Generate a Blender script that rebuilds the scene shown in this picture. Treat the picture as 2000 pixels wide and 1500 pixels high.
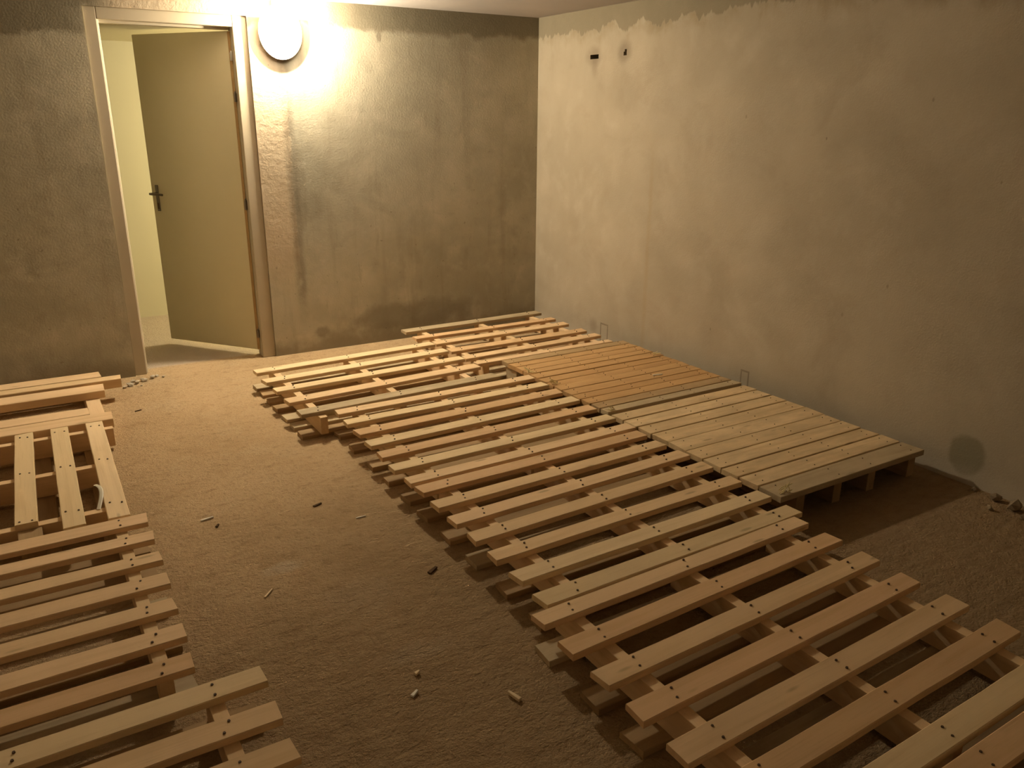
import bpy, bmesh, math, random
from mathutils import Matrix, Vector

random.seed(11)
for o in list(bpy.data.objects):
    bpy.data.objects.remove(o, do_unlink=True)
S = bpy.context.scene
COL = S.collection

# ---------------------------------------------------------------- camera
cam_d = bpy.data.cameras.new('camera')
cam_d.sensor_fit = 'HORIZONTAL'
cam_d.sensor_width = 36.0
cam_d.lens = 36.0 * 1576.76 / 2000.0
cam_d.clip_start = 0.02
cam = bpy.data.objects.new('camera', cam_d)
COL.objects.link(cam)
cam.location = (-3.4308, -5.2887, 1.5407)
cam.rotation_euler = (1.2515, -0.0053, -0.5454)
S.camera = cam

# ---------------------------------------------------------------- world, exposure
S.view_settings.view_transform = 'Standard'
S.view_settings.look = 'None'
S.view_settings.gamma = 1.0
S.view_settings.use_curve_mapping = False
S.view_settings.exposure = 2.0
W = bpy.data.worlds.new('world')
S.world = W
W.use_nodes = True
W.node_tree.nodes['Background'].inputs[0].default_value = (0, 0, 0, 1)
W.node_tree.nodes['Background'].inputs[1].default_value = 0.0

LAMP = Vector((-1.88, -0.068, 2.02))
LAMP_W = 146.0
LAMP_C = (1.0, 0.88, 0.65)
GLASS_E = 6.0
HALL = Vector((-1.05, 0.78, 1.86))
HALL_W = 20.0
HALL_C = (1.0, 0.91, 0.68)
H = 2.215


# ---------------------------------------------------------------- node helpers
class NT:
    def __init__(self, name):
        self.m = bpy.data.materials.new(name)
        self.m.use_nodes = True
        self.t = self.m.node_tree
        self.b = self.t.nodes['Principled BSDF']

    def n(self, typ, **kw):
        x = self.t.nodes.new(typ)
        for k, v in kw.items():
            setattr(x, k, v)
        return x

    def link(self, a, b):
        self.t.links.new(a, b)

    def put(self, sock, v):
        if hasattr(v, 'is_output'):
            self.link(v, sock)
        else:
            sock.default_value = v

    def math(self, op, a, b=0.0, c=0.0, clamp=False):
        x = self.n('ShaderNodeMath', operation=op, use_clamp=clamp)
        self.put(x.inputs[0], a); self.put(x.inputs[1], b); self.put(x.inputs[2], c)
        return x.outputs[0]

    def step(self, v, lo, hi):                                # smooth 0..1 between lo and hi
        x = self.n('ShaderNodeMapRange', interpolation_type='SMOOTHSTEP')
        self.put(x.inputs[0], v); self.put(x.inputs[1], lo); self.put(x.inputs[2], hi)
        return x.outputs[0]

    def noise(self, vec, scale, detail=4.0, rough=0.55, dist=0.0):
        x = self.n('ShaderNodeTexNoise')
        self.link(vec, x.inputs['Vector'])
        x.inputs['Scale'].default_value = scale
        x.inputs['Detail'].default_value = detail
        x.inputs['Roughness'].default_value = rough
        x.inputs['Distortion'].default_value = dist
        return x.outputs[0]

    def mix(self, f, a, b, mode='MIX'):
        x = self.n('ShaderNodeMix', data_type='RGBA', blend_type=mode)
        self.put(x.inputs[0], f)
        for s, v in ((x.inputs[6], a), (x.inputs[7], b)):
            if hasattr(v, 'is_output'):
                self.link(v, s)
            else:
                s.default_value = (v[0], v[1], v[2], 1)
        return x.outputs[2]

    def scale(self, vec, s, off=None):
        x = self.n('ShaderNodeMapping')
        self.link(vec, x.inputs[0])
        x.inputs['Scale'].default_value = s
        if off is not None:
            self.link(off, x.inputs['Location'])
        return x.outputs[0]

    def bump(self, h, strength, dist=0.01, normal=None):
        x = self.n('ShaderNodeBump')
        self.put(x.inputs['Height'], h)
        x.inputs['Strength'].default_value = strength
        x.inputs['Distance'].default_value = dist
        if normal is not None:
            self.link(normal, x.inputs['Normal'])
        return x.outputs[0]

    def done(self, col, rough=0.9, normal=None, spec=0.2, metal=0.0):
        self.put(self.b.inputs['Base Color'], col if hasattr(col, 'is_output') else (*col, 1))
        self.put(self.b.inputs['Roughness'], rough)
        self.b.inputs['Specular IOR Level'].default_value = spec
        self.b.inputs['Metallic'].default_value = metal
        if normal is not None:
            self.link(normal, self.b.inputs['Normal'])
        return self.m

    def pos(self):
        g = self.n('ShaderNodeNewGeometry').outputs['Position']
        s = self.n('ShaderNodeSeparateXYZ')
        self.link(g, s.inputs[0])
        return g, s.outputs[0], s.outputs[1], s.outputs[2]

    def spot(self, u, v, cu, cv, ru, rv, wob=None, amp=0.0, soft=0.25):   # elliptical mark, 1 inside
        a = self.math('POWER', self.math('ABSOLUTE', self.math('DIVIDE', self.math('SUBTRACT', u, cu), ru)), 2.0)
        b = self.math('POWER', self.math('ABSOLUTE', self.math('DIVIDE', self.math('SUBTRACT', v, cv), rv)), 2.0)
        d = self.math('SQRT', self.math('ADD', a, b))
        if wob is not None:
            d = self.math('ADD', d, self.math('MULTIPLY', self.math('SUBTRACT', wob, 0.5), amp))
        return self.step(d, 1.0 + soft, 1.0 - soft)


def plain(name, col, rough=0.6, spec=0.3, metal=0.0, var=0.12, sc=30.0, bump=0.0):
    k = NT(name)
    g, x, y, z = k.pos()
    n = k.noise(g, sc, 3)
    c = k.mix(n, tuple(v * (1 - var) for v in col), tuple(min(1, v * (1 + var)) for v in col))
    return k.done(c, rough, k.bump(n, bump, 0.004) if bump else None, spec, metal)


# ---- plaster of the wall with the door
def mat_back():
    k = NT('grey_cement_render')
    g, x, y, z = k.pos()
    big = k.noise(g, 1.3, 5, 0.6)
    mid = k.noise(g, 5.0, 5, 0.65)
    fine = k.noise(g, 90.0, 3, 0.6)
    streak = k.noise(k.scale(g, (9.0, 9.0, 0.8)), 1.0, 4, 0.6)
    c = k.mix(k.step(big, 0.32, 0.68), (0.355, 0.322, 0.240), (0.51, 0.462, 0.352))
    c = k.mix(k.math('MULTIPLY', k.step(mid, 0.5, 0.75), 0.45), c, (0.60, 0.53, 0.415))
    c = k.mix(k.math('MULTIPLY', k.step(streak, 0.52, 0.72), 0.30), c, (0.27, 0.225, 0.155))
    cloud = k.noise(g, 2.6, 6, 0.68, 0.5)
    c = k.mix(k.math('MULTIPLY', k.step(cloud, 0.50, 0.70), 0.36), c, (0.235, 0.208, 0.148))
    c = k.mix(k.math('MULTIPLY', k.step(cloud, 0.45, 0.30), 0.30), c, (0.60, 0.54, 0.43))
    scr = k.noise(k.scale(g, (30.0, 30.0, 5.0)), 1.0, 3, 0.6, 0.6)
    c = k.mix(k.math('MULTIPLY', k.step(scr, 0.62, 0.74), 0.22), c, (0.24, 0.205, 0.145))
    # newer patch of plaster round the door
    edge = k.math('ADD', x, k.math('MULTIPLY', k.math('SUBTRACT', mid, 0.5), 0.07))
    patch = k.math('MULTIPLY', k.step(edge, -2.40, -2.36), k.step(edge, -1.855, -1.875))
    over = k.math('MULTIPLY', k.math('MULTIPLY', k.step(z, 2.095, 2.10), k.step(edge, -2.95, -2.75)), k.step(edge, -1.5, -1.75))
    pat = k.math('MAXIMUM', k.math('MULTIPLY', patch, k.step(z, 0.35, 0.8)), over)
    c = k.mix(k.math('MULTIPLY', pat, 0.75), c, k.mix(mid, (0.50, 0.39, 0.26), (0.62, 0.50, 0.36)))
    # dark seam where the patch ends, with a soot-like stain
    seam = k.math('SUBTRACT', 1.0, k.step(k.math('ABSOLUTE', k.math('SUBTRACT', k.math('ADD', x, k.math('MULTIPLY', k.math('SUBTRACT', streak, 0.5), 0.06)), -1.865)), 0.008, 0.05))
    seam = k.math('MULTIPLY', seam, k.math('MULTIPLY', k.step(z, 0.1, 0.5), k.step(mid, 0.28, 0.55)))
    c = k.mix(k.math('MULTIPLY', seam, 0.55), c, (0.16, 0.13, 0.09))
    for cu, cv, ru, rv, f in ((-1.75, 0.98, 0.06, 0.09, 0.22), (-1.82, 1.08, 0.035, 0.25, 0.30), (-1.741, 0.130, 0.055, 0.04, 0.42), (-1.232, 2.03, 0.018, 0.035, 0.5), (-1.05, 0.17, 0.5, 0.10, 0.35)):
        c = k.mix(k.math('MULTIPLY', k.spot(x, z, cu, cv, ru, rv, mid, 1.6, 0.35), f), c, (0.12, 0.095, 0.06))
    # damp band under the ceiling, darker band along the floor
    low = k.math('ADD', z, k.math('MULTIPLY', k.math('SUBTRACT', mid, 0.5), 0.22))
    left = k.step(x, -2.85, -3.05)
    band = k.math('MAXIMUM', k.step(low, 2.05, 2.10), k.math('MULTIPLY', left, k.step(low, 1.93, 1.97)))
    band = k.math('MULTIPLY', band, k.math('SUBTRACT', 1.0, over))
    c = k.mix(k.math('MULTIPLY', band, 0.74), c, (0.17, 0.145, 0.095))
    c = k.mix(k.math('MULTIPLY', k.step(low, 0.16, 0.02), 0.55), c, (0.19, 0.155, 0.10))
    pit = k.step(k.noise(g, 38.0, 2, 0.4), 0.70, 0.76)
    c = k.mix(k.math('MULTIPLY', pit, 0.4), c, (0.14, 0.11, 0.07))
    h = k.math('ADD', k.math('MULTIPLY', mid, 0.6), k.math('MULTIPLY', fine, 0.35))
    h = k.math('ADD', h, k.math('MULTIPLY', k.math('MULTIPLY', k.noise(g, 30.0, 5, 0.62), pat), 0.9))
    return k.done(c, 0.95, k.bump(h, 0.36, 0.009), 0.1)


# ---- plaster of the long wall on the right
def mat_right():
    k = NT('beige_cement_render')
    g, x, y, z = k.pos()
    big = k.noise(g, 1.1, 4, 0.55)
    mid = k.noise(g, 4.5, 5, 0.6)
    fine = k.noise(g, 110.0, 3, 0.6)
    c = k.mix(k.step(big, 0.3, 0.7), (0.36, 0.298, 0.212), (0.43, 0.36, 0.262))
    c = k.mix(k.math('MULTIPLY', k.step(mid, 0.48, 0.75), 0.40), c, (0.47, 0.395, 0.295))
    c = k.mix(k.math('MULTIPLY', k.step(mid, 0.45, 0.25), 0.22), c, (0.31, 0.245, 0.17))
    # ragged damp band under the ceiling
    teeth = k.noise(k.scale(g, (1.0, 7.5, 1.6)), 1.0, 4, 0.62, 0.3)
    e = k.math('ADD', z, k.math('MULTIPLY', k.math('SUBTRACT', teeth, 0.5), 0.26))
    e = k.math('ADD', e, k.math('MULTIPLY', k.math('MAXIMUM', k.math('SUBTRACT', -2.2, y), 0.0), 0.06))
    band = k.step(e, 2.085, 2.10)
    halo = k.math('MULTIPLY', k.step(e, 2.0, 2.085), k.math('SUBTRACT', 1.0, band))
    c = k.mix(k.math('MULTIPLY', halo, k.math('MULTIPLY', k.step(mid, 0.40, 0.6), 0.55)), c, (0.27, 0.20, 0.11))
    cloud = k.noise(g, 2.4, 6, 0.65, 0.4)
    c = k.mix(k.math('MULTIPLY', k.step(cloud, 0.5, 0.72), 0.32), c, (0.30, 0.235, 0.16))
    c = k.mix(k.math('MULTIPLY', k.step(cloud, 0.45, 0.28), 0.30), c, (0.49, 0.42, 0.32))
    c = k.mix(k.math('MULTIPLY', band, k.math('ADD', 0.50, k.math('MULTIPLY', mid, 0.45))), c, (0.20, 0.165, 0.105))
    # green stain low down, dirt round the two wall holes, pale dust at the foot
    c = k.mix(k.math('MULTIPLY', k.spot(y, z, -3.522, 0.128, 0.085, 0.095, mid, 0.7, 0.14), 0.5), c, (0.12, 0.115, 0.055))
    for cu, cv, ru, rv, f in ((-0.675, 1.92, 0.075, 0.055, 0.45), (-0.685, 1.86, 0.03, 0.06, 0.3), (-0.995, 1.93, 0.06, 0.06, 0.5), (-0.77, 0.12, 0.05, 0.06, 0.35)):
        c = k.mix(k.math('MULTIPLY', k.spot(y, z, cu, cv, ru, rv, mid, 1.2, 0.6), f), c, (0.17, 0.125, 0.085))
    for cu, cv, r, f in ((-2.58, 1.45, 0.007, 0.8), (-2.05, 1.55, 0.009, 0.6), (-1.92, 0.35, 0.008, 0.6), (-3.1, 1.62, 0.008, 0.6), (-3.45, 1.3, 0.007, 0.6), (-3.02, 0.8, 0.01, 0.5), (-2.8, 0.62, 0.01, 0.5)):
        c = k.mix(k.math('MULTIPLY', k.spot(y, z, cu, cv, r * 0.6, r, mid, 0.6, 0.4), f * 0.55), c, (0.10, 0.075, 0.045))
    c = k.mix(k.math('MULTIPLY', k.step(k.math('ADD', z, k.math('MULTIPLY', mid, 0.1)), 0.17, 0.06), 0.5), c, (0.52, 0.45, 0.35))
    # a faint upright seam
    sx = k.math('ABSOLUTE', k.math('SUBTRACT', k.math('ADD', y, k.math('MULTIPLY', k.math('SUBTRACT', mid, 0.5), 0.03)), -1.315))
    c = k.mix(k.math('MULTIPLY', k.math('MULTIPLY', k.step(sx, 0.03, 0.002), k.step(z, 1.45, 1.15)), 0.35), c, (0.36, 0.27, 0.16))
    # scored outlines of two small openings at the foot
    for y0, y1, z1 in ((-0.94, -0.862, 0.158), (-2.245, -2.19, 0.168)):
        dy = k.math('SUBTRACT', k.math('ABSOLUTE', k.math('SUBTRACT', y, (y0 + y1) / 2)), (y1 - y0) / 2)
        dz = k.math('SUBTRACT', z, z1)
        d = k.math('ABSOLUTE', k.math('MAXIMUM', dy, dz))
        c = k.mix(k.math('MULTIPLY', k.step(d, 0.008, 0.003), k.math('ADD', 0.25, k.math('MULTIPLY', mid, 0.7))), c, (0.15, 0.11, 0.07))
    h = k.math('ADD', k.math('MULTIPLY', k.noise(g, 14.0, 5, 0.6), 0.6), k.math('MULTIPLY', fine, 0.35))
    h = k.math('SUBTRACT', h, k.math('MULTIPLY', band, 0.25))
    return k.done(c, 0.95, k.bump(h, 0.4, 0.008), 0.1)


def mat_floor():
    k = NT('dusty_earth_floor')
    g, x, y, z = k.pos()
    big = k.noise(g, 0.9, 5, 0.6)
    mid = k.noise(g, 4.0, 6, 0.65)
    sc = k.noise(k.scale(g, (14.0, 24.0, 14.0)), 1.0, 5, 0.65)
    fine = k.noise(g, 120.0, 3, 0.7)
    c = k.mix(k.step(big, 0.32, 0.68), (0.49, 0.335, 0.18), (0.58, 0.41, 0.235))
    c = k.mix(k.math('MULTIPLY', k.step(mid, 0.5, 0.72), 0.45), c, (0.56, 0.42, 0.255))
    c = k.mix(k.math('MULTIPLY', k.step(mid, 0.44, 0.26), 0.40), c, (0.33, 0.20, 0.085))
    c = k.mix(k.math('MULTIPLY', k.step(sc, 0.52, 0.72), 0.38), c, (0.25, 0.155, 0.065))
    c = k.mix(k.math('MULTIPLY', k.step(sc, 0.46, 0.30), 0.30), c, (0.60, 0.455, 0.28))
    grit = k.noise(g, 55.0, 4, 0.7)
    c = k.mix(k.math('MULTIPLY', k.step(grit, 0.54, 0.68), 0.48), c, (0.22, 0.135, 0.06))
    c = k.mix(k.math('MULTIPLY', k.step(fine, 0.55, 0.75), 0.30), c, (0.62, 0.48, 0.31))
    for cu, cv, ru, rv, f in ((-2.80, -2.69, 0.07, 0.035, 0.45), (-2.60, -3.37, 0.10, 0.045, 0.4), (-2.75, -3.9, 0.06, 0.05, 0.35), (-2.62, -3.0, 0.12, 0.10, 0.2)):
        c = k.mix(k.math('MULTIPLY', k.spot(x, y, cu, cv, ru, rv, sc, 1.6, 0.5), f), c, (0.66, 0.57, 0.44))
    fore_dark = k.step(k.math('ADD', k.math('ADD', y, k.math('MULTIPLY', x, -0.35)), k.math('ADD', k.math('MULTIPLY', big, 1.6), k.math('MULTIPLY', mid, 0.9))), 0.45, -1.15)
    c = k.mix(k.math('MULTIPLY', fore_dark, 0.75), c, k.mix(sc, (0.42, 0.295, 0.165), (0.18, 0.11, 0.05)))  # darker brown towards the foreground and the right, edge broken by noise
    hall = k.step(y, 0.10, 0.16)
    c = k.mix(hall, c, k.mix(mid, (0.50, 0.40, 0.29), (0.60, 0.49, 0.37)))
    h = k.math('ADD', k.math('MULTIPLY', sc, 0.7), k.math('MULTIPLY', fine, 0.35))
    h = k.math('ADD', h, k.math('MULTIPLY', mid, 0.8))
    h = k.math('ADD', h, k.math('MULTIPLY', grit, 0.6))
    return k.done(c, 0.95, k.bump(h, 1.0, 0.018), 0.08)


def wood(name, lo, hi, grain, knot=0.5, weather=0.0, rough=0.8):
    k = NT(name)
    tc = k.n('ShaderNodeTexCoord').outputs['Object']
    info = k.n('ShaderNodeObjectInfo').outputs['Random']
    off = k.n('ShaderNodeCombineXYZ')
    k.link(k.math('MULTIPLY', info, 37.0), off.inputs[0])
    k.link(k.math('MULTIPLY', info, 11.0), off.inputs[1])
    k.link(k.math('MULTIPLY', info, 5.0), off.inputs[2])
    v = k.scale(tc, (1, 1, 1), off.outputs[0])
    ring = k.noise(k.scale(v, (1.6, 26.0, 26.0)), 1.0, 3, 0.55, 0.4)
    fib = k.noise(k.scale(v, (6.0, 190.0, 190.0)), 1.0, 3, 0.6)
    blot = k.noise(k.scale(v, (3.0, 8.0, 8.0)), 1.0, 4, 0.6)
    c = k.mix(info, lo, hi)
    c = k.mix(k.math('MULTIPLY', k.step(ring, 0.45, 0.68), 0.40), c, grain)
    c = k.mix(k.math('MULTIPLY', k.step(fib, 0.5, 0.8), 0.22), c, tuple(g * 0.7 for g in grain))
    c = k.mix(k.math('MULTIPLY', k.step(blot, 0.55, 0.8), 0.30), c, tuple(min(1, a * 1.25) for a in hi))
    vo = k.n('ShaderNodeTexVoronoi')
    k.link(k.scale(v, (3.2, 13.0, 13.0)), vo.inputs['Vector'])
    vo.inputs['Scale'].default_value = 1.0
    kn = k.step(vo.outputs['Distance'], 0.13, 0.05)
    c = k.mix(k.math('MULTIPLY', kn, knot), c, tuple(g * 0.45 for g in grain))
    if weather:
        wn = k.noise(k.scale(v, (5.0, 14.0, 14.0)), 1.0, 4, 0.65)
        c = k.mix(k.math('MULTIPLY', k.step(wn, 0.35, 0.65), weather), c, tuple(v * 0.62 for v in lo))
    h = k.math('ADD', k.math('MULTIPLY', fib, 0.5), k.math('MULTIPLY', ring, 0.5))
    return k.done(c, rough, k.bump(h, 0.25, 0.003), 0.2)


M = {}
M['back'] = mat_back()
M['right'] = mat_right()
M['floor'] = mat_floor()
M['ceiling'] = plain('ceiling_plaster', (0.48, 0.43, 0.39), 0.95, 0.1, var=0.10, sc=3.0, bump=0.2)
M['hall'] = plain('yellow_painted_plaster', (0.70, 0.65, 0.46), 0.8, 0.2, var=0.04, sc=2.5)
M['bounce_plaster'] = plain('pale_bounce_plaster', (0.70, 0.62, 0.50), 0.9, 0.1, var=0.08, sc=3.0, bump=0.2)  # invented pale finish on unseen walls, to bounce light into the foreground
M['dark_hole'] = plain('wall_cavity', (0.05, 0.04, 0.03), 0.95, 0.05)
M['frame'] = plain('cream_painted_frame', (0.46, 0.39, 0.28), 0.55, 0.3, var=0.08, sc=6.0, bump=0.05)
M['bead'] = plain('pale_painted_bead', (0.88, 0.82, 0.66), 0.4, 0.4, var=0.05, sc=6.0)
M['raw_edge'] = plain('raw_door_edge', (0.40, 0.25, 0.11), 0.8, 0.15, var=0.2, sc=20.0)
M['door'] = plain('olive_beige_door_paint', (0.67, 0.595, 0.39), 0.5, 0.3, var=0.04, sc=3.0)
M['metal'] = plain('dull_steel', (0.20, 0.17, 0.13), 0.45, 0.5, metal=0.8)
M['bright_metal'] = plain('bright_steel', (0.75, 0.72, 0.66), 0.3, 0.5, metal=0.9)
M['nail'] = plain('nail_head', (0.10, 0.06, 0.035), 0.7, 0.2)
M['pine'] = wood('pine_board', (0.713, 0.513, 0.292), (0.799, 0.562, 0.335), (0.605, 0.400, 0.200))
M['pine_pale'] = wood('pale_pine_board', (0.734, 0.562, 0.324), (0.810, 0.616, 0.373), (0.626, 0.443, 0.232))
M['pine_red'] = wood('reddish_pine_board', (0.670, 0.448, 0.243), (0.734, 0.486, 0.275), (0.540, 0.329, 0.151))
M['grey_wood'] = wood('weathered_board', (0.50, 0.385, 0.235), (0.56, 0.44, 0.275), (0.34, 0.245, 0.135), 0.4, 0.30)
M['deck_warm'] = wood('warm_deck_plank', (0.53, 0.315, 0.135), (0.59, 0.365, 0.165), (0.43, 0.235, 0.088), 0.4, 0.24)
M['deck_pale'] = wood('pale_deck_plank', (0.734, 0.540, 0.308), (0.810, 0.605, 0.356), (0.497, 0.324, 0.157), 0.55, 0.42)
M['deck_dull'] = wood('dull_deck_plank', (0.46, 0.31, 0.155), (0.50, 0.34, 0.18), (0.34, 0.21, 0.095), 0.4, 0.3)
M['rough_shade_wood'] = wood('rough_shade_timber', (0.36, 0.235, 0.115), (0.46, 0.31, 0.16), (0.26, 0.155, 0.065), 0.4, 0.2)  # rough wood; its dark tone also stands for shade under the slats
M['rubble'] = plain('plaster_rubble', (0.55, 0.48, 0.37), 0.95, 0.1, var=0.25, sc=40.0, bump=0.5)
M['rubble_dark'] = plain('brown_rubble', (0.30, 0.225, 0.14), 0.95, 0.1, var=0.3, sc=40.0, bump=0.5)
M['chip'] = plain('wood_chip', (0.80, 0.64, 0.42), 0.8, 0.2, var=0.15, sc=60.0)
M['chip_white'] = plain('pale_chip', (0.88, 0.84, 0.74), 0.8, 0.2, var=0.1, sc=60.0)
M['chip_dark'] = plain('dark_crumb', (0.10, 0.06, 0.03), 0.9, 0.1, var=0.2, sc=60.0)
M['straw'] = plain('straw', (0.66, 0.54, 0.27), 0.8, 0.2, var=0.15, sc=60.0)
M['strap'] = plain('pale_strap', (0.66, 0.60, 0.46), 0.5, 0.3, var=0.05)
M['lamp_body'] = plain('lamp_housing', (0.42, 0.38, 0.32), 0.5, 0.4)


def glow(name, col, e, clear):
    k = NT(name)
    k.t.nodes.remove(k.b)
    em = k.n('ShaderNodeEmission')
    em.inputs[0].default_value = (*col, 1)
    em.inputs[1].default_value = e
    out = k.t.nodes['Material Output']
    if clear:
        tr = k.n('ShaderNodeBsdfTransparent')
        mx = k.n('ShaderNodeMixShader')
        mx.inputs[0].default_value = 1 - clear
        k.link(tr.outputs[0], mx.inputs[1])
        k.link(em.outputs[0], mx.inputs[2])
        k.link(mx.outputs[0], out.inputs[0])
    else:
        k.link(em.outputs[0], out.inputs[0])
    return k.m


M['glass'] = glow('lit_lamp_glass', (1.0, 0.90, 0.72), GLASS_E, 0.55)
M['bulb'] = glow('glowing_bulb', (1.0, 0.86, 0.62), 60.0, 0.0)


# ---------------------------------------------------------------- object helpers
def tag(o, label=None, cat=None, group=None, kind=None):
    for k, v in (('label', label), ('category', cat), ('group', group), ('kind', kind)):
        if v:
            o[k] = v
    return o


def empty(name, loc, rz=0.0):
    o = bpy.data.objects.new(name, None)
    o.empty_display_size = 0.1
    o.location = loc
    o.rotation_euler = (0, 0, rz)
    COL.objects.link(o)
    return o


def link(name, bm, mats, parent=None, loc=(0, 0, 0), rot=(0, 0, 0), smooth=False):
    me = bpy.data.meshes.new(name)
    bmesh.ops.recalc_face_normals(bm, faces=bm.faces)
    bm.to_mesh(me)
    bm.free()
    for m in (mats if isinstance(mats, (list, tuple)) else [mats]):
        me.materials.append(m)
    if smooth:
        me.polygons.foreach_set('use_smooth', [True] * len(me.polygons))
    o = bpy.data.objects.new(name, me)
    o.location = loc
    o.rotation_euler = rot
    COL.objects.link(o)
    if parent:
        o.parent = parent
    return o


def box(bm, x0, x1, y0, y1, z0, z1, mi=0, bevel=0.0):
    r = bmesh.ops.create_cube(bm, size=1.0, matrix=Matrix.Translation(((x0 + x1) / 2, (y0 + y1) / 2, (z0 + z1) / 2)) @ Matrix.Diagonal((x1 - x0, y1 - y0, z1 - z0, 1)))
    fs = {f for v in r['verts'] for f in v.link_faces}
    for f in fs:
        f.material_index = mi
    if bevel:
        es = list({e for f in fs for e in f.edges})
        bmesh.ops.bevel(bm, geom=es, offset=bevel, segments=2, affect='EDGES', profile=0.5)


def cyl(bm, r0, r1, h, mat, seg=24, mi=0):
    r = bmesh.ops.create_cone(bm, cap_ends=True, cap_tris=False, segments=seg, radius1=r0, radius2=r1, depth=h, matrix=mat)
    for f in {f for v in r['verts'] for f in v.link_faces}:
        f.material_index = mi


def tube(bm, pts, r, seg=6, flat=1.0):
    rings = []
    for i, p in enumerate(pts):
        p = Vector(p)
        d = (Vector(pts[min(i + 1, len(pts) - 1)]) - Vector(pts[max(i - 1, 0)])).normalized()
        s = d.cross(Vector((0, 0, 1)))
        s = s.normalized() if s.length > 1e-4 else Vector((1, 0, 0))
        u = s.cross(d)
        rings.append([bm.verts.new(p + r * (math.cos(a) * s + flat * math.sin(a) * u)) for a in [2 * math.pi * j / seg for j in range(seg)]])
    for a, b in zip(rings, rings[1:]):
        for j in range(seg):
            bm.faces.new((a[j], a[(j + 1) % seg], b[(j + 1) % seg], b[j]))
    bm.faces.new(rings[0])
    bm.faces.new(rings[-1])


# ---------------------------------------------------------------- the room
X0, Y0 = -4.62, -6.3                                             # far left and rear limits of the room
DX0, DX1, DZ = -2.943, -2.069, 2.103                              # rough door opening
WT = 0.12                                                        # thickness of the wall with the door

bm = bmesh.new()
box(bm, X0 - 0.15, 0.6, Y0 - 0.15, 1.80, -0.12, 0.0)
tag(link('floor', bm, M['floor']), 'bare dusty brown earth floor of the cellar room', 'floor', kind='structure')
bm = bmesh.new()
box(bm, X0 - 0.15, 0.15, Y0 - 0.15, WT, H, H + 0.12)
tag(link('ceiling', bm, M['ceiling']), 'plain plastered ceiling just showing above the walls', 'ceiling', kind='structure')
bm = bmesh.new()
box(bm, X0, DX0, 0.0, WT, 0.0, H)
box(bm, DX1, 0.0, 0.0, WT, 0.0, H)
box(bm, DX0, DX1, 0.0, WT, DZ, H)
tag(link('wall_back', bm, M['back']), 'stained grey cement wall holding the doorway and lamp', 'wall', kind='structure')

# right wall with two knocked-out sockets
ys = sorted({Y0, -1.012, -0.992, -0.982, -0.722, -0.632, 0.12})
zs = sorted({0.0, 1.907, 1.912, 1.934, 1.948, H})
bm = bmesh.new()
for a, b in zip(ys, ys[1:]):
    for c, d in zip(zs, zs[1:]):
        my, mz = (a + b) / 2, (c + d) / 2
        hole = (-0.722 < my < -0.632 and 1.907 < mz < 1.934) or (-1.012 < my < -0.992 and 1.912 < mz < 1.948) or (-0.992 < my < -0.982 and 1.912 < mz < 1.934)
        if hole:
            box(bm, 0.07, 0.15, a, b, c, d, 1)
        else:
            box(bm, 0.0, 0.15, a, b, c, d, 0)
tag(link('wall_right', bm, [M['right'], M['dark_hole']]), 'long beige cement wall with ragged damp band and two holes', 'wall', kind='structure')
bm = bmesh.new()
box(bm, X0 - 0.15, X0, Y0, WT, 0.0, H)
tag(link('wall_left', bm, M['bounce_plaster']), 'pale wall closing the room on the left', 'wall', kind='structure')
bm = bmesh.new()
box(bm, X0 - 0.15, 0.15, Y0 - 0.15, Y0, 0.0, H)
tag(link('wall_front', bm, M['bounce_plaster']), 'pale wall behind the camera', 'wall', kind='structure')

# corridor beyond the door
bm = bmesh.new()
box(bm, X0 - 0.15, 0.6, 1.64, 1.80, 0.0, 2.25)
tag(link('wall_corridor', bm, M['hall']), 'pale yellow corridor wall seen through the open doorway', 'wall', kind='structure')
bm = bmesh.new()
box(bm, X0 - 0.15, X0, WT, 1.64, 0.0, 2.25)
box(bm, 0.45, 0.6, WT, 1.64, 0.0, 2.25)
tag(link('wall_corridor_ends', bm, M['hall']), 'pale yellow end walls of the corridor', 'wall', kind='structure')
bm = bmesh.new()
box(bm, X0, 0.45, WT, 1.64, 2.052, 2.25)
tag(link('ceiling_corridor', bm, M['hall']), 'low pale yellow corridor ceiling behind the doorway', 'ceiling', kind='structure')

# door frame
fr = tag(empty('trim_1', (-2.5, 0, 0)), 'cream painted frame around the open doorway', 'door frame', kind='structure')


def fpart(name, bm, m):
    o = link(name, bm, m, fr)
    o.location = (2.5, 0, 0)
    return o


FY = 0.014                                                       # the frame sits back from the plaster face
for s, (a, b) in ((1, (DX0, -2.876)), (-1, (-2.152, DX1))):
    bm = bmesh.new()
    box(bm, a, b, FY, WT + 0.01, 0.0, DZ, bevel=0.004)
    if s > 0:
        bead = bmesh.new()
        box(bead, b + 0.0005, b + 0.0105, FY + 0.03, WT, 0.0, 2.045, bevel=0.002)
        fpart('stop_bead', bead, M['bead'])
    fpart('jamb', bm, M['frame'])
bm = bmesh.new()
box(bm, -2.876, -2.152, FY, WT + 0.01, 2.040, DZ, bevel=0.004)
box(bm, -2.864, -2.160, FY + 0.06, WT, 2.027, 2.042, bevel=0.002)
fpart('head', bm, M['frame'])

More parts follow.
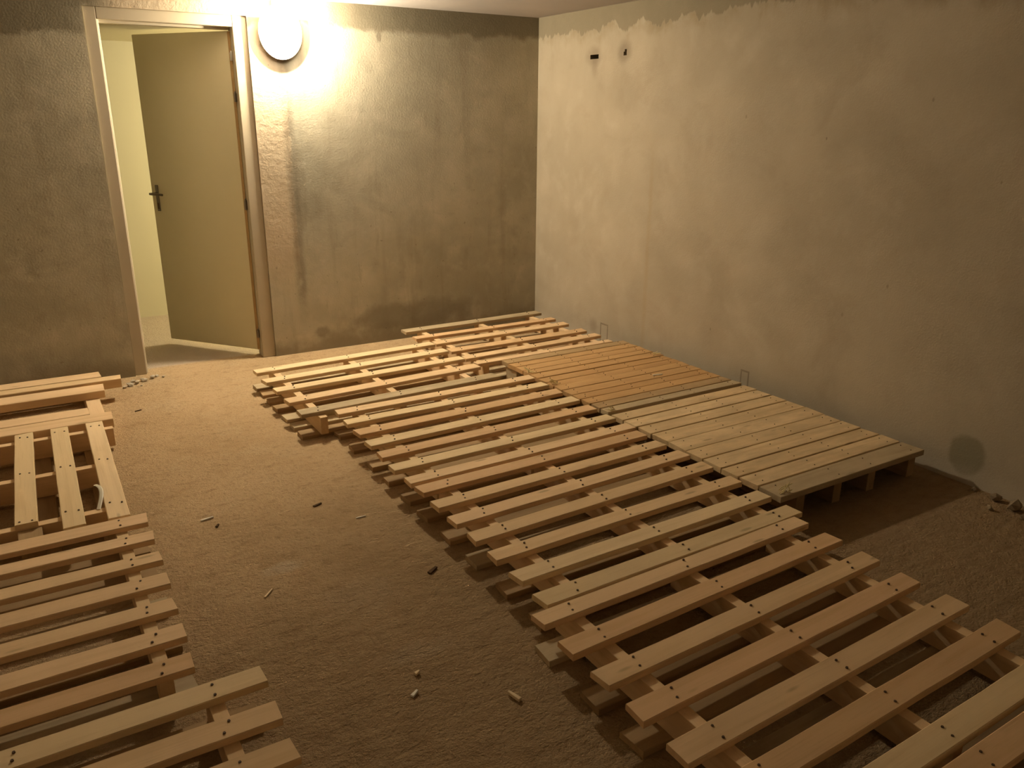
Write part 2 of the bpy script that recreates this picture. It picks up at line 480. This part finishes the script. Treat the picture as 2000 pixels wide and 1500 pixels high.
# door leaf: hinged on the right, swung out into the corridor
hx, hy = -2.156, 0.070
ang = math.atan2(0.68 - hy, -2.62 - hx)
bm = bmesh.new()
L = math.hypot(0.68 - hy, -2.62 - hx)
box(bm, 0.0, L, -0.038, 0.0, 0.042, 2.022, bevel=0.003)
leaf = tag(link('door_1', bm, M['door'], None, (hx, hy, 0), (0, 0, ang)), 'olive beige flush door standing half open into the corridor', 'door', kind='structure')
bm = bmesh.new()
box(bm, 0.0005, 0.020, -0.0005, 0.0012, 0.045, 2.018)
link('hinge_edge', bm, M['raw_edge'], leaf)
# local +x runs from hinge to free edge; the room side is local +y
bm = bmesh.new()
box(bm, L - 0.060, L - 0.036, 0.0, 0.006, 0.93, 1.10, bevel=0.002)
box(bm, L - 0.054, L - 0.042, 0.0055, 0.0075, 0.945, 0.985, 1)
link('keyhole_plate', bm, [M['metal'], M['nail']], leaf)
bm = bmesh.new()
cyl(bm, 0.009, 0.009, 0.05, Matrix.Translation((L - 0.048, 0.028, 1.045)) @ Matrix.Rotation(math.pi / 2, 4, 'X'), 12)
tube(bm, [(L - 0.048, 0.05, 1.045), (L - 0.08, 0.053, 1.045), (L - 0.135, 0.050, 1.042)], 0.008, 8)
tube(bm, [(L - 0.048, 0.05, 1.045), (L - 0.03, 0.05, 1.045)], 0.008, 8)
link('door_handle', bm, M['metal'], leaf)
for z0, z1, mm in ((1.855, 1.90, 'bright_metal'), (1.62, 1.67, 'metal'), (0.97, 1.03, 'metal'), (0.13, 0.18, 'metal')):
    bm = bmesh.new()
    cyl(bm, 0.009, 0.009, z1 - z0, Matrix.Translation((-0.003, 0.009, (z0 + z1) / 2)), 12)
    cyl(bm, 0.006, 0.004, 0.012, Matrix.Translation((-0.003, 0.009, z1 + 0.005)), 10)
    link('hinge', bm, M[mm], leaf)

# ---------------------------------------------------------------- lamps
lp = tag(empty('bulkhead_lamp', (LAMP.x, 0, LAMP.z)), 'glaring glass bulkhead lamp on the wall right of the door', 'lamp')
AX, AZ = 0.128, 0.150


def oval(bm, rows, seg=40):
    rings = []
    for y, ax, az in rows:
        rings.append([bm.verts.new((ax * math.cos(t), y, az * math.sin(t))) for t in [2 * math.pi * i / seg for i in range(seg)]])
    for a, b in zip(rings, rings[1:]):
        for i in range(seg):
            bm.faces.new((a[i], a[(i + 1) % seg], b[(i + 1) % seg], b[i]))
    bm.faces.new(rings[0])
    bm.faces.new(rings[-1])


bm = bmesh.new()
oval(bm, [(-0.0005, AX * 0.92, AZ * 0.92), (-0.018, AX * 0.92, AZ * 0.92), (-0.021, AX * 0.86, AZ * 0.86)])
link('lamp_base', bm, M['lamp_body'], lp, smooth=False)
bm = bmesh.new()
oval(bm, [(-0.017, AX * 0.94, AZ * 0.94), (-0.017, AX * 1.03, AZ * 1.03), (-0.029, AX * 1.03, AZ * 1.03), (-0.029, AX * 0.94, AZ * 0.94)])
link('retaining_ring', bm, M['lamp_body'], lp)
bm = bmesh.new()
rows = []
for i in range(13):
    t = i / 12 * math.pi / 2 * 0.985
    rows.append((-0.029 - 0.125 * math.sin(t), AX * 0.93 * math.cos(t) ** 0.75, AZ * 0.93 * math.cos(t) ** 0.75))
oval(bm, rows)
link('glass_dome', bm, M['glass'], lp, smooth=True)
bm = bmesh.new()
bmesh.ops.create_uvsphere(bm, u_segments=16, v_segments=10, radius=0.018, matrix=Matrix.Translation((0, LAMP.y, 0)))
link('bulb', bm, M['bulb'], lp, smooth=True)
bm = bmesh.new()
cyl(bm, 0.030, 0.030, 0.045, Matrix.Translation((-0.012, -0.031, AZ + 0.012)), 16)
cyl(bm, 0.018, 0.018, H - LAMP.z - AZ - 0.01, Matrix.Translation((-0.012, -0.031, (AZ + H - LAMP.z) / 2)), 12)
link('cable_gland', bm, M['lamp_body'], lp)
ld = bpy.data.lights.new('lamp_light', 'POINT')
ld.energy = LAMP_W
ld.color = LAMP_C
ld.shadow_soft_size = 0.024
lo = bpy.data.objects.new('lamp_light', ld)
COL.objects.link(lo)
lo.parent = lp
lo.location = (0, LAMP.y, 0)

ld = bpy.data.lights.new('corridor_light', 'POINT')
ld.energy = HALL_W
ld.color = HALL_C
ld.shadow_soft_size = 0.05
lo = bpy.data.objects.new('corridor_light', ld)
COL.objects.link(lo)
lo.location = HALL


# ---------------------------------------------------------------- timber
def board(root, name, A, B, w, ztop, th, mat, nails=(), wob=0.0015, nail_r=0.0042):
    """Board whose near (right-hand) edge runs A -> B in the room's x, y; w wide, lying with its top at ztop."""
    A, B = Vector((*A, 0)), Vector((*B, 0))
    d = B - A
    n = d.length
    a = math.atan2(d.y, d.x)
    u = d / n
    side = Vector((-u.y, u.x, 0))
    mid = (A + B) / 2 + side * (w / 2)
    bm = bmesh.new()
    seg = max(3, int(n / 0.11))
    rings = []
    ph = random.uniform(0, 6.28)
    rnd = random.Random(int(abs(A.x * 9173 + A.y * 7919 + ztop * 631) * 10) + len(name))
    c = 0.0025
    tilt = rnd.uniform(-0.0015, 0.0015)
    skew = [rnd.uniform(-0.004, 0.004), rnd.uniform(-0.004, 0.004)]
    for i in range(seg + 1):
        t = i / seg
        x = -n / 2 + n * t
        dz = wob * math.sin(3.0 * t + ph)
        dy = wob * 0.8 * math.sin(2.2 * t + ph * 1.7)
        e0, e1 = rnd.uniform(-1, 1) * 0.0009, rnd.uniform(-1, 1) * 0.0009
        y0, y1 = -w / 2 + dy + e0, w / 2 + dy + e1
        prof = [(y0, -th), (y1, -th), (y1, -c - tilt), (y1 - c, -tilt), (y0 + c, tilt), (y0, -c + tilt)]
        sk = skew[0] if i == 0 else (skew[1] if i == seg else 0)
        rings.append([bm.verts.new((x + sk * (yy / w) * 2, yy, zz + min(0, dz))) for yy, zz in prof])
    for r0, r1 in zip(rings, rings[1:]):
        for j in range(6):
            bm.faces.new((r0[j], r0[(j + 1) % 6], r1[(j + 1) % 6], r1[j]))
    bm.faces.new(rings[0])
    bm.faces.new(rings[-1])
    for nx in nails:
        for s in (-1, 1):
            px = nx - (n / 2) + rnd.uniform(-0.006, 0.006) + s * 0.005
            cyl(bm, nail_r, nail_r * 0.85, 0.005, Matrix.Translation((px, s * w * 0.24 + rnd.uniform(-0.005, 0.005), 0.0)), 7, 1)
    loc = Vector((mid.x, mid.y, ztop)) - root.location
    return link(name, bm, [M[mat], M['nail']], root, loc, (0, 0, a))


def stick(root, name, x0, x1, y0, y1, z0, z1, mat='pine'):
    """Upright plank or block with its grain along its longer side."""
    bm = bmesh.new()
    along_y = (y1 - y0) > (x1 - x0)
    lx, ly = ((y1 - y0), (x1 - x0)) if along_y else ((x1 - x0), (y1 - y0))
    box(bm, -lx / 2, lx / 2, -ly / 2, ly / 2, -(z1 - z0) / 2, (z1 - z0) / 2, 0, 0.0015)
    loc = Vector(((x0 + x1) / 2, (y0 + y1) / 2, (z0 + z1) / 2)) - root.location
    return link(name, bm, M[mat], root, loc, (0, 0, math.pi / 2 if along_y else 0))


TH = 0.020
ZT = 0.130
BT = 0.020
SW = 0.038


def pallet(label, tops, bottoms, strings, xb, mats=None, group='slatted pine pallets', ys=None):
    """tops: (x left, y near left, x right, y near right[, width]); bottoms: near y; strings: x of each stringer's left side."""
    cx = sum(t[0] + t[2] for t in tops) / (2 * len(tops))
    cy = sum(t[1] + t[3] for t in tops) / (2 * len(tops)) + 0.04
    root = tag(empty('wooden_pallet', (cx, cy, 0)), label, 'pallet', group)
    y0 = ys[0] if ys else min(min(t[1], t[3]) for t in tops) + 0.012
    y1 = ys[1] if ys else max(max(t[1], t[3]) for t in tops) + 0.07
    mats = mats or {}
    for i, t in enumerate(tops):
        w = t[4] if len(t) > 4 else 0.076
        m = mats.get(i) or random.choice(['pine', 'pine', 'pine_pale', 'pine'])
        board(root, 'top_board', (t[0], t[1]), (t[2], t[3]), w, ZT, TH, m, [s + SW / 2 - t[0] for s in strings])
    for i, s in enumerate(strings):
        a, b = (s, s + SW)
        lo_y, hi_y = y0, y1
        if ys and len(ys) > 2 and i == 0:
            lo_y = ys[2]
        stick(root, 'stringer', a, b, lo_y, hi_y, BT, ZT - TH, 'pine')
    for y in bottoms:
        board(root, 'bottom_board', (xb[0], y), (xb[1], y + 0.01), 0.088, BT, BT, random.choice(['rough_shade_wood', 'rough_shade_wood', 'grey_wood']), wob=0.0)  # darker wood puts the shade of the gaps into the boards' colour
    return root


# far right corner
pallet('slatted pine pallet in the far right corner, touching both walls',
       [(-1.250, -0.306, -0.122, -0.284, 0.092), (-1.262, -0.498, -0.140, -0.505, 0.07), (-1.205, -0.680, -0.142, -0.672, 0.072), (-1.203, -0.890, -0.142, -0.893, 0.072), (-1.196, -1.082, -0.135, -1.045, 0.072), (-1.190, -1.218, -0.160, -1.207, 0.062)],
       [-0.33, -0.52, -0.71, -0.90, -1.09, -1.195], [-1.135, -0.675, -0.235], (-1.188, -0.135), {0: 'grey_wood', 1: 'pine_red', 2: 'pine', 3: 'pine_red', 4: 'pine'}, ys=(-1.19, -0.23))
# left of it, by the door
pallet('slatted pine pallet nearest the door, a grey last slat and a post end poking out',
       [(-2.378, -0.728, -1.215, -0.682), (-2.380, -0.930, -1.212, -0.872), (-2.372, -1.116, -1.205, -1.078), (-2.368, -1.328, -1.200, -1.264), (-2.366, -1.535, -1.200, -1.488, 0.082)],
       [-0.68, -0.818, -0.960, -1.103, -1.275, -1.412, -1.549], [-2.285, -1.822, -1.352], (-2.375, -1.21), {4: 'grey_wood', 0: 'pine_pale', 1: 'pine_pale', 2: 'pine_pale', 3: 'pine'}, ys=(-1.50, -0.62, -1.572))
# middle row, going towards the camera
pallet('slatted pine pallet in the middle row beside the far reddish deck',
       [(-2.205, -1.622, -1.040, -1.620), (-2.215, -1.777, -1.044, -1.763), (-2.216, -1.931, -1.046, -1.909), (-2.222, -2.086, -1.042, -2.055), (-2.226, -2.237, -1.045, -2.207), (-2.236, -2.390, -1.047, -2.364), (-2.230, -2.540, -1.042, -2.515)],
       [-1.645, -1.846, -2.083, -2.270, -2.481], [-2.112, -1.647, -1.178], (-2.215, -1.045), {2: 'pine_red', 3: 'pine_pale', 4: 'pine_red'})
pallet('slatted pine pallet in the middle row beside the near pale deck',
       [(-2.225, -2.640, -1.061, -2.618), (-2.230, -2.790, -1.063, -2.756), (-2.231, -2.938, -1.051, -2.896), (-2.228, -3.083, -1.054, -3.046), (-2.230, -3.232, -1.058, -3.210), (-2.230, -3.384, -1.062, -3.366), (-2.234, -3.535, -1.064, -3.515)],
       [-2.651, -2.860, -3.063, -3.281, -3.488], [-2.112, -1.645, -1.180], (-2.218, -1.06), {0: 'pine_red', 3: 'pine'})
pallet('slatted pine pallet at lower right, its right end on open floor past the decks',
       [(-2.296, -3.616, -1.115, -3.590, 0.070), (-2.302, -3.772, -1.115, -3.734), (-2.298, -3.924, -1.120, -3.890), (-2.302, -4.072, -1.128, -4.042), (-2.304, -4.229, -1.120, -4.196), (-2.300, -4.378, -1.118, -4.349), (-2.302, -4.524, -1.118, -4.502)],
       [-3.642, -3.880, -4.060, -4.270, -4.500], [-2.190, -1.716, -1.252], (-2.290, -1.12), {1: 'pine_red', 3: 'pine_red', 5: 'pine_red'})
pallet('slatted pine pallet cut off by the lower right corner of the picture',
       [(-2.300 + 0.003 * i, -4.620 - 0.153 * i, -1.118 + 0.002 * i, -4.604 - 0.153 * i) for i in range(7)],
       [-4.63, -4.86, -5.06, -5.27, -5.50], [-2.190, -1.716, -1.252], (-2.290, -1.12), {0: 'pine_red'})
# left row
pallet('slatted pine pallet in the left row with its right side along the bare floor',
       [(-4.372, y, x, y, w) for x, y, w in ((-3.188, -2.341, 0.078), (-3.188, -2.492, 0.074), (-3.190, -2.655, 0.072), (-3.192, -2.818, 0.076), (-3.200, -2.978, 0.074), (-3.200, -3.135, 0.078), (-3.207, -3.287, 0.074))],
       [-2.38, -2.58, -2.80, -3.02, -3.26], [-4.29, -3.78, -3.300], (-4.36, -3.20), {6: 'pine_red'})
pallet('slatted pine pallet in the lower left corner jutting right beyond the one behind',
       [(-4.240, y, x, y) for x, y in ((-3.056, -3.447), (-3.060, -3.602), (-3.064, -3.753), (-3.066, -3.91), (-3.07, -4.06), (-3.07, -4.21), (-3.07, -4.36))],
       [-3.47, -3.68, -3.90, -4.12, -4.34], [-4.15, -3.65, -3.205], (-4.23, -3.08), {0: 'pine_pale'})

# pallet turned a quarter: slats run towards the camera
root = tag(empty('wooden_pallet', (-3.68, -1.67, 0)), 'pine pallet at left turned so its slats run towards the camera', 'pallet', 'slatted pine pallets')
for i in range(7):
    xn, xf = -3.237 - 0.1485 * i, -3.224 - 0.1475 * i
    yn = -2.243 if i != 2 else -2.132
    board(root, 'top_board', (xn, yn), (xf, -1.126), 0.074, ZT, TH, ['pine_pale', 'pine_pale', 'pine_pale', 'pine', 'pine', 'pine', 'pine'][i], [yc - yn for yc in (-2.112, -1.642, -1.185)])
for yc in (-1.185, -1.642, -2.112):
    stick(root, 'stringer', -4.22, -3.186 if yc > -1.3 else -3.242, yc - SW / 2, yc + SW / 2, BT, ZT - TH, 'pine')
for i in range(5):
    board(root, 'bottom_board', (-3.245 - 0.23 * i, -2.235), (-3.235 - 0.23 * i, -1.13), 0.09, BT, BT, 'rough_shade_wood', wob=0.0)  # dark wood colour again stands in for shade below the slats
stick(root, 'filler_block', -3.602, -3.525, -2.215, -2.134, BT, 0.105, 'rough_shade_wood')

# heavy timber pallet beside the door
root = tag(empty('timber_platform', (-3.7, -0.66, 0)), 'platform of thick rough timbers against the wall left of the door', 'platform')
for x in (-3.262, -3.75, -4.25):
    stick(root, 'bearer', x, x + 0.068, -1.10, -0.25, 0.0, 0.086, 'pine')
for A, B, w, th in (((-4.32, -0.345), (-3.156, -0.352), 0.115, 0.042), ((-4.30, -0.438), (-3.060, -0.442), 0.078, 0.052), ((-4.32, -0.612), (-3.162, -0.618), 0.118, 0.043), ((-4.32, -1.122), (-3.173, -1.118), 0.118, 0.044)):
    board(root, 'top_timber', A, B, w, 0.130, th, 'pine', wob=0.0)
board(root, 'low_plank', (-4.15, -0.852), (-3.262, -0.855), 0.105, 0.086, 0.03, 'pine', wob=0.0)
root['label'] = 'platform of thick rough timbers against the wall left of the door'


# ---------------------------------------------------------------- plank decks
def deck(label, y0, y1, xl, xr, mat, edges, widths):
    warm = mat == 'deck_warm'
    root = tag(empty('plank_deck', ((xl + xr) / 2, (y0 + y1) / 2, 0)), label, 'deck', 'plank decks along the right wall')
    tot = sum(widths)
    y = y0
    for i, w in enumerate(widths):
        ww = w / tot * (y1 - y0)
        gap = random.choice([0.002, 0.003, 0.003, 0.005]) if warm else random.choice([0.003, 0.004, 0.004, 0.006])
        m = edges.get(i, mat)
        board(root, 'deck_plank', (xl + random.uniform(-0.004, 0.004), y + gap / 2), (xr + random.uniform(-0.006, 0.004), y + gap / 2 + random.uniform(-0.001, 0.001)), ww - gap, ZT, 0.024, m, [0.06, 0.38, 0.60, 0.88], wob=0.0006, nail_r=0.0026)
        y += ww
    for x in (xl + 0.13, xl + 0.36, xl + 0.585, xr - 0.06):
        stick(root, 'bearer', x, x + 0.05, y0 + 0.03, y1 - 0.03, 0.0, ZT - 0.024, 'rough_shade_wood')
    if warm:
        stick(root, 'corner_block', xl + 0.012, xl + 0.085, y1 - 0.16, y1 - 0.04, 0.0, ZT - 0.024, 'grey_wood')
    return root


deck('reddish plank deck by the right wall, the farther of two', -2.283, -1.218, -1.030, -0.095, 'deck_warm', {0: 'grey_wood', 1: 'deck_dull', 12: 'deck_dull'}, [0.9, 1, 1.05, 0.9, 1.2, 1, 0.85, 1.1, 1.15, 0.9, 1, 1.05, 1])
deck('pale worn plank deck by the right wall, the nearer of two', -3.392, -2.312, -1.034, -0.104, 'deck_pale', {0: 'grey_wood'}, [1.15, 1, 0.95, 1.1, 1, 1.15, 1.1, 1, 1, 0.9])


# ---------------------------------------------------------------- litter
def lump(name, loc, s, mat, label, cat, group=None, flat=0.6, seed=0):
    r = random.Random(seed)
    bm = bmesh.new()
    bmesh.ops.create_icosphere(bm, subdivisions=1, radius=s)
    for v in bm.verts:
        v.co *= r.uniform(0.62, 1.2)
        v.co.z = v.co.z * flat
        v.co.y *= 0.8
    zmin = min(v.co.z for v in bm.verts)
    return tag(link(name, bm, M[mat], None, (loc[0], loc[1], -zmin - 0.001), (0, 0, r.uniform(0, 3))), label, cat, group)


def chip(loc, ln, w, h, rz, mat, label, z=0.0):
    bm = bmesh.new()
    box(bm, -ln / 2, ln / 2, -w / 2, w / 2, 0.0, h, 0, min(h, w) * 0.2)
    for v in bm.verts:
        if v.co.x > 0:
            v.co.y *= 0.6
        v.co.z += 0.15 * h * math.sin(v.co.x / ln * 3)
    zmin = min(v.co.z for v in bm.verts)
    return tag(link('wood_chip', bm, M[mat], None, (loc[0], loc[1], z - zmin), (0, 0, rz)), label, 'wood chip', 'chips on the floor' if z == 0 else None)


for i, (x, y, s) in enumerate([(-2.861, -0.10, 0.020), (-2.915, -0.135, 0.026), (-2.955, -0.165, 0.020), (-2.999, -0.19, 0.024), (-3.030, -0.215, 0.017), (-2.83, -0.07, 0.014), (-2.80, -0.11, 0.012), (-2.94, -0.22, 0.011), (-2.975, -0.12, 0.018)]):
    lump('plaster_crumb', (x, y), s, 'rubble', 'crumb of broken plaster at the foot of the left door post', 'rubble', 'plaster crumbs at the left door post', 0.6, i)
for i, (x, y, s, m) in enumerate([(-0.075, -3.80, 0.040, 'rubble_dark'), (-0.05, -3.70, 0.028, 'rubble_dark'), (-0.13, -3.86, 0.024, 'rubble_dark'), (-0.03, -3.60, 0.016, 'rubble_dark'), (-0.16, -3.74, 0.018, 'rubble_dark'), (-0.04, -3.92, 0.03, 'rubble_dark')]):
    lump('rubble_lump', (x, y), s, m, 'lump of rubble at the foot of the right wall by the picture edge', 'rubble', 'rubble along the right wall', 0.7, 40 + i)

chip((-2.962, -2.174), 0.050, 0.010, 0.006, 0.1, 'chip_white', 'white splinter on the floor left of the middle row, right of the turned pallet')
chip((-2.939, -2.253), 0.020, 0.010, 0.006, 0.9, 'chip_dark', 'dark crumb just below the white splinter')
chip((-2.450, -3.700), 0.045, 0.013, 0.010, 1.9, 'chip', 'stubby wood chip on bare floor near the lower right pallet')
chip((-2.896, -2.832), 0.050, 0.007, 0.005, 0.8, 'chip', 'thin pale sliver in the middle of the bare floor')
chip((-2.354, -2.984), 0.045, 0.016, 0.006, 0.5, 'chip_dark', 'dark bark flake beside the middle row of pallets')
chip((-2.542, -2.277), 0.040, 0.012, 0.005, 0.3, 'chip_dark', 'brown flake lying beside the far middle pallet')
chip((-2.683, -3.546), 0.026, 0.012, 0.007, 0.5, 'chip_white', 'small white chip in the foreground of the bare floor')
chip((-2.640, -3.470), 0.016, 0.012, 0.009, 0.2, 'chip', 'tiny block of wood beside the small white chip')
chip((-3.020, -0.679), 0.035, 0.008, 0.005, 0.2, 'chip_dark', 'dark sliver on the floor in front of the doorway')
chip((-2.425, -2.470), 0.040, 0.006, 0.004, -0.1, 'chip_white', 'pale splinter beside the middle row, above the bark flake')
chip((-0.40, -1.93), 0.060, 0.008, 0.005, -0.3, 'chip_white', 'white splinter lying on the reddish plank deck', z=ZT)


def tuft(x, y, z, n, sp, label, seed):
    r = random.Random(seed)
    bm = bmesh.new()
    for i in range(n):
        a = seed * 1.3 + r.gauss(0, 0.55)
        ln = r.uniform(0.5, 1.0) * sp
        ux, uy = math.cos(a), math.sin(a)
        ox, oy = r.uniform(-1, 1) * sp * 0.35, r.uniform(-1, 1) * sp * 0.35
        up = r.uniform(0.0, 0.6) * sp
        tube(bm, [(ox - ux * ln * 0.5, oy - uy * ln * 0.5, 0.003), (ox + uy * 0.006, oy, 0.005 + up * 0.5), (ox + ux * ln * 0.5, oy + uy * ln * 0.5, 0.003 + up)], 0.0017, 5)
    tag(link('straw_tuft', bm, M['straw'], None, (x, y, z), (0, 0, 0)), label, 'straw', 'straw on the deck edges')


tuft(-1.010, -1.500, ZT, 9, 0.055, 'straw tuft at the far left corner of the reddish deck', 1)
tuft(-1.012, -1.765, ZT, 9, 0.045, 'straw tuft on the left edge of the reddish deck, above the middle slats', 2)
tuft(-1.000, -2.262, ZT, 8, 0.05, 'straw tuft where the two plank decks meet', 3)
tuft(-0.125, -1.600, ZT, 7, 0.05, 'brownish straw against the wall on the reddish deck', 4)
tuft(-0.985, -3.365, ZT, 8, 0.05, 'straw strands at the near left corner of the pale deck', 5)

# bent strap caught under the turned pallet's right-hand slat
bm = bmesh.new()
pts = []
for i in range(13):
    t = i / 12
    pts.append((-3.334 + 0.026 * math.sin(t * 2.6) - 0.004 * t, -2.105 + 0.20 * t, 0.112 + 0.028 * math.sin(t * 2.4)))
tube(bm, pts, 0.0075, 6, 0.25)
tag(link('packing_strap', bm, M['strap']), 'curled pale packing strap beside the right-hand slat of the turned pallet', 'strap')
